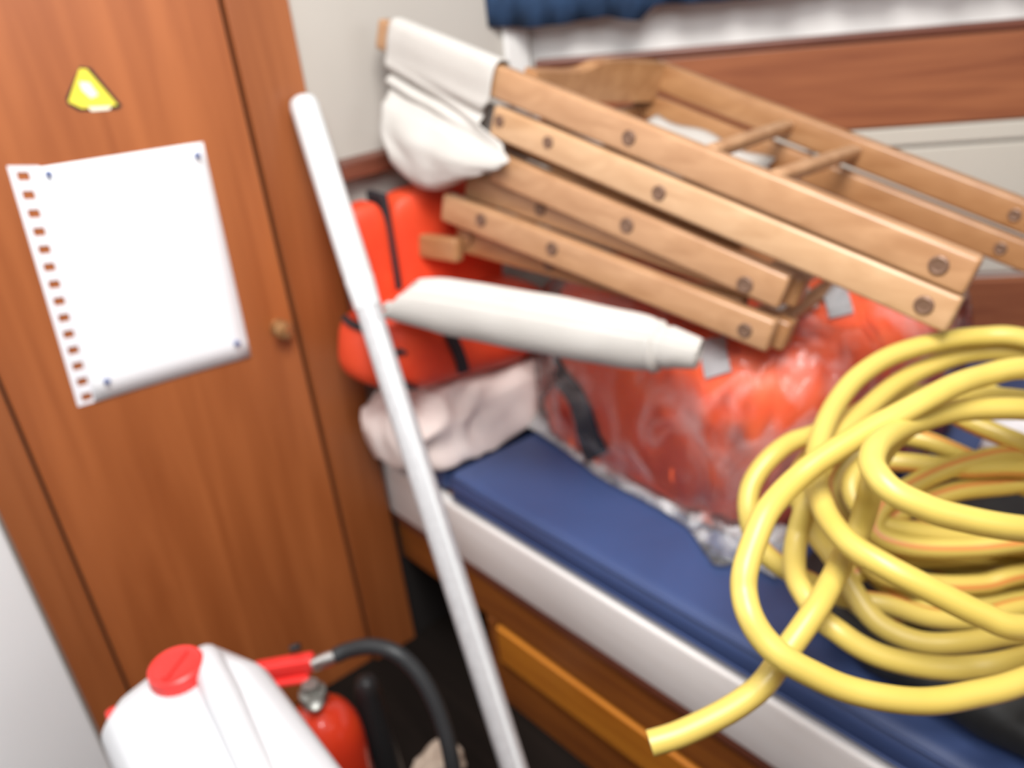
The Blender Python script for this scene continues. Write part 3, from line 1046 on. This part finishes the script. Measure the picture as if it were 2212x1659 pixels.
k0, k1 = at(570, 1476, 1.165), at(668, 1462, 1.155)
dd2 = (k1 - k0).normalized()
link('carry_handle', bm_box(bmesh.new(), (k0 + k1) / 2, (dd2, sd, sd.cross(dd2)), ((k1 - k0).length / 2, 0.009, 0.004), 0.003, 3), M['redcap'], ex, True, 40)
f0_, f1_ = at(676, 1436, 1.14), at(728, 1416, 1.14)
link('hose_fitting', lathe(f0_, f1_ - f0_, [(0, 0.0085), (0.008, 0.0095), ((f1_ - f0_).length * 0.6, 0.0100), ((f1_ - f0_).length, 0.0085)], 18), M['steel'], ex, True, 40, 'silver hose fitting')
link('safety_pin', cyl(at(628, 1402, 1.15), at(648, 1396, 1.15), 0.005, n=12), M['black'], ex, True, 40)
hz = catmull([at(724, 1417, 1.14), at(752, 1405, 1.14), at(800, 1396, 1.13), at(850, 1408, 1.12), at(890, 1440, 1.12), at(925, 1490, 1.12), at(955, 1560, 1.12), at(975, 1640, 1.12), at(985, 1730, 1.13), at(985, 1800, 1.14)], 8)
bm = bmesh.new()
tube(bm, hz, 0.0105, 14)
link('hose', bm, M['rubber'], ex, True, 50, 'black rubber hose')
bk = catmull([V((EXx + 0.075, EXy + 0.02, 0.285)), V((EXx + 0.075, EXy + 0.02, 0.10))], 4)
bm = bmesh.new()
tube(bm, [V((EXx + 0.078, EXy + 0.012, z)) for z in (0.0, 0.15, 0.27, 0.288, 0.296)], [0.026, 0.022, 0.019, 0.015, 0.006], 16)  # black upright tube beside the cylinder, narrowing to the top
link('black_tube', bm, M['black'], ex, True, 50, 'black tapered tube')
link('strap_band', lathe((EXx, EXy, 0.15), (0, 0, 1), [(0, 0.0525), (0.001, 0.0535), (0.017, 0.0535), (0.018, 0.0525)], 36), M['black'], ex, True, 40)

# ================================================================== rag on the floor
rp_ = on_z(948, 1650, 0.022)
rg = blob((rp_.x, rp_.y, 0.020), (0.045, 0.032, 0.022), 0.8, 40, 24, 0.012, 30, seed=4, ridge=0.006, rfreq=60, flat=0.001)
tag(link('rag', rg, M['rag'], None, True), 'small crumpled beige cloth on the dark floor beside the bunk', 'cloth')

# ================================================================== yellow hose
def A2(pts):       # zoomed crop at 1560,680 / 3.393
    return [(1560 + x / 3.393, 680 + y / 3.393, d) for x, y, d in pts]


def B2(pts):
    return [(1560 + x / 3.393, 1100 + y / 3.393, d) for x, y, d in pts]


seq = []
# the free end, up through the coil
seq += [(1404, 1606, .70), (1470, 1585, .70), (1560, 1542, .70), (1619, 1504, .70), (1657, 1468, .70), (1701, 1404, .705), (1731, 1362, .71), (1766, 1310, .72),
        (1796, 1257, .74), (1825, 1198, .765), (1855, 1145, .77), (1872, 1090, .76), (1884, 1040, .75), (1900, 985, .77), (1950, 930, .80)]
seq += [(2040, 880, .83), (2160, 860, .84), (2330, 900, .84), (2480, 1050, .80), (2470, 1230, .76), (2360, 1390, .72), (2212, 1471, .685)]
# the big front loop
seq += [(2090, 1503, .675), (2002, 1515, .67), (1914, 1508, .665), (1825, 1487, .665), (1752, 1455, .665), (1693, 1421, .665), (1648, 1378, .67), (1619, 1328, .675), (1607, 1277, .685),
        (1610, 1230, .69), (1628, 1172, .70), (1652, 1114, .71), (1682, 1074, .72), (1722, 1034, .73), (1766, 998, .735), (1825, 960, .74), (1884, 925, .745), (1943, 895, .75), (2002, 863, .76), (2061, 833, .775), (2120, 813, .79), (2212, 795, .80)]
seq += [(2350, 810, .81), (2500, 930, .79), (2520, 1080, .76), (2400, 1150, .72), (2212, 1143, .67)]
# the bright inner loop
seq += [(2061, 1116, .66), (1987, 1091, .66), (1928, 1061, .665), (1896, 1028, .675), (1883, 998, .69), (1895, 962, .71), (1932, 932, .74), (1980, 912, .77), (2040, 893, .79), (2105, 884, .80), (2212, 884, .81)]
seq += [(2350, 900, .84), (2560, 1000, .84), (2560, 1200, .78), (2400, 1340, .72), (2212, 1356, .68)]
# long strand up over the top of the coil
seq += [(2120, 1328, .675), (2002, 1270, .68), (1914, 1224, .69), (1840, 1178, .71), (1796, 1130, .735), (1774, 1085, .76), (1763, 1040, .785), (1764, 985, .82), (1778, 928, .85), (1808, 868, .88), (1855, 812, .90), (1928, 767, .915), (2031, 738, .92), (2120, 727, .92), (2212, 731, .91)]
seq += [(2400, 790, .90), (2560, 950, .88), (2600, 1150, .84), (2460, 1350, .78), (2212, 1424, .735)]
# second lower loop
seq += [(2090, 1443, .735), (2002, 1440, .74), (1914, 1421, .745), (1855, 1395, .75), (1810, 1364, .755), (1772, 1334, .765), (1737, 1283, .78), (1719, 1245, .795), (1716, 1200, .81), (1724, 1150, .82), (1745, 1085, .815), (1770, 1020, .84), (1812, 945, .875), (1870, 885, .905), (1935, 830, .925), (2010, 790, .935), (2100, 762, .94), (2212, 764, .93)]
seq += [(2400, 830, .93), (2620, 1000, .92), (2600, 1250, .85), (2440, 1380, .81), (2212, 1372, .80)]
# third lower loop
seq += [(2090, 1388, .795), (2002, 1390, .80), (1929, 1366, .81), (1880, 1330, .82), (1838, 1268, .835), (1800, 1205, .85), (1765, 1160, .87), (1740, 1110, .885), (1722, 1060, .90)]
seq += [(1740, 1000, .93), (1820, 930, .955), (1920, 880, .965), (1985, 850, .965), (2080, 905, .93), (2212, 960, .90)]
seq += [(2380, 1020, .90), (2520, 1150, .90), (2420, 1290, .88), (2212, 1312, .86)]
# outer thin loop
seq += [(2110, 1338, .855), (2010, 1335, .855), (1914, 1306, .86), (1820, 1290, .87), (1750, 1258, .87), (1700, 1232, .875), (1655, 1198, .88), (1628, 1158, .885), (1616, 1105, .885), (1620, 1058, .89), (1640, 1018, .895), (1672, 982, .90), (1710, 955, .91), (1760, 938, .92), (1830, 905, .95), (1897, 870, .97), (2000, 850, .97), (2100, 840, .96), (2212, 880, .95)]
seq += [(2400, 960, .95), (2520, 1100, .94), (2400, 1200, .92), (2212, 1190, .90)]
# tangle deep in the middle
seq += [(2100, 1168, .89), (1990, 1150, .885), (1900, 1130, .89), (1850, 1090, .90), (1840, 1040, .91), (1880, 1000, .92), (1960, 1000, .91), (2080, 1012, .90), (2212, 1012, .90)]
seq += [(2380, 1050, .92), (2420, 1180, .93), (2300, 1210, .92), (2212, 1200, .91)]
seq += [(2060, 1208, .90), (1930, 1212, .90), (1850, 1240, .90), (1830, 1280, .90), (1900, 1330, .885), (2010, 1310, .885), (2212, 1290, .89)]
seq += [(2400, 1260, .94), (2430, 1120, .95), (2212, 1050, .92), (2080, 985, .92), (1990, 950, .93), (1930, 945, .945), (1860, 975, .955), (1810, 1040, .955), (1840, 1120, .945), (1950, 1185, .935), (2080, 1235, .93), (2212, 1250, .93), (2420, 1290, .93)]
seq += [(2560, 1180, .92), (2440, 1040, .91), (2212, 985, .905), (2090, 1000, .90), (1985, 1040, .895), (1905, 1095, .885), (1890, 1150, .875), (1960, 1180, .865), (2080, 1185, .86), (2212, 1172, .86)]
seq += [(2400, 1150, .90), (2440, 1060, .915), (2320, 1000, .92), (2212, 1042, .915), (2060, 1062, .905), (1940, 1110, .90), (1870, 1180, .89), (1900, 1240, .88), (2010, 1262, .875), (2120, 1262, .875), (2212, 1240, .88)]
seq += [(2420, 1230, .93), (2470, 1100, .94), (2340, 1090, .94), (2212, 1140, .93), (2050, 1130, .92), (1920, 1170, .91), (1880, 1225, .905), (1960, 1285, .90), (2090, 1290, .895), (2212, 1275, .90), (2420, 1310, .92)]
HP = catmull([at(x, y, d) for x, y, d in seq], 7)
RH = 0.0104
hose = bmesh.new()
rings = tube(hose, HP, RH, 14, caps=False, stripe=(9, 1))
# open cut end: rim and bore
t0 = (HP[1] - HP[0]).normalized()
c0 = HP[0]
inner = [hose.verts.new(c0 + (v.co - c0) * 0.66) for v in rings[0]]
deep = [hose.verts.new(c0 + (v.co - c0) * 0.66 + t0 * 0.03) for v in rings[0]]
n = len(inner)
for k in range(n):
    hose.faces.new((rings[0][k], inner[k], inner[(k + 1) % n], rings[0][(k + 1) % n])).material_index = 0
    hose.faces.new((inner[k], deep[k], deep[(k + 1) % n], inner[(k + 1) % n])).material_index = 2
hose.faces.new(deep).material_index = 2
hose.faces.new(rings[-1])
tag(link('garden_hose', hose, [M['hose'], M['stripe'], M['hose_in']], None, True, 60), 'tangled coil of yellow hose with a cut open end on the bunk', 'hose')

# ================================================================== black bag stretched as shade under the hose, and white carrier bag
bb = blob((0.862, 0.225, 0.485), (0.205, 0.265, 0.042), 0.60, 90, 50, 0.014, 12, seed=14, ridge=0.008, rfreq=22, flat=0.4535)  # real bag at the near end; extended to darken the bed under the coil
tag(link('black_bag_and_shade', bb, M['blackbag_shade'], None, True), 'limp black bag on the blue cushion, stretched under the yellow hose as its shade', 'bag')
wbg = blob((1.14, 0.32, 0.51), (0.14, 0.11, 0.065), 0.75, 64, 40, 0.03, 14, seed=24, ridge=0.012, rfreq=30, flat=0.4535)
tag(link('carrier_bag', wbg, M['whitebag'], None, True), 'crumpled white carrier bag lying behind the yellow hose coil', 'bag')
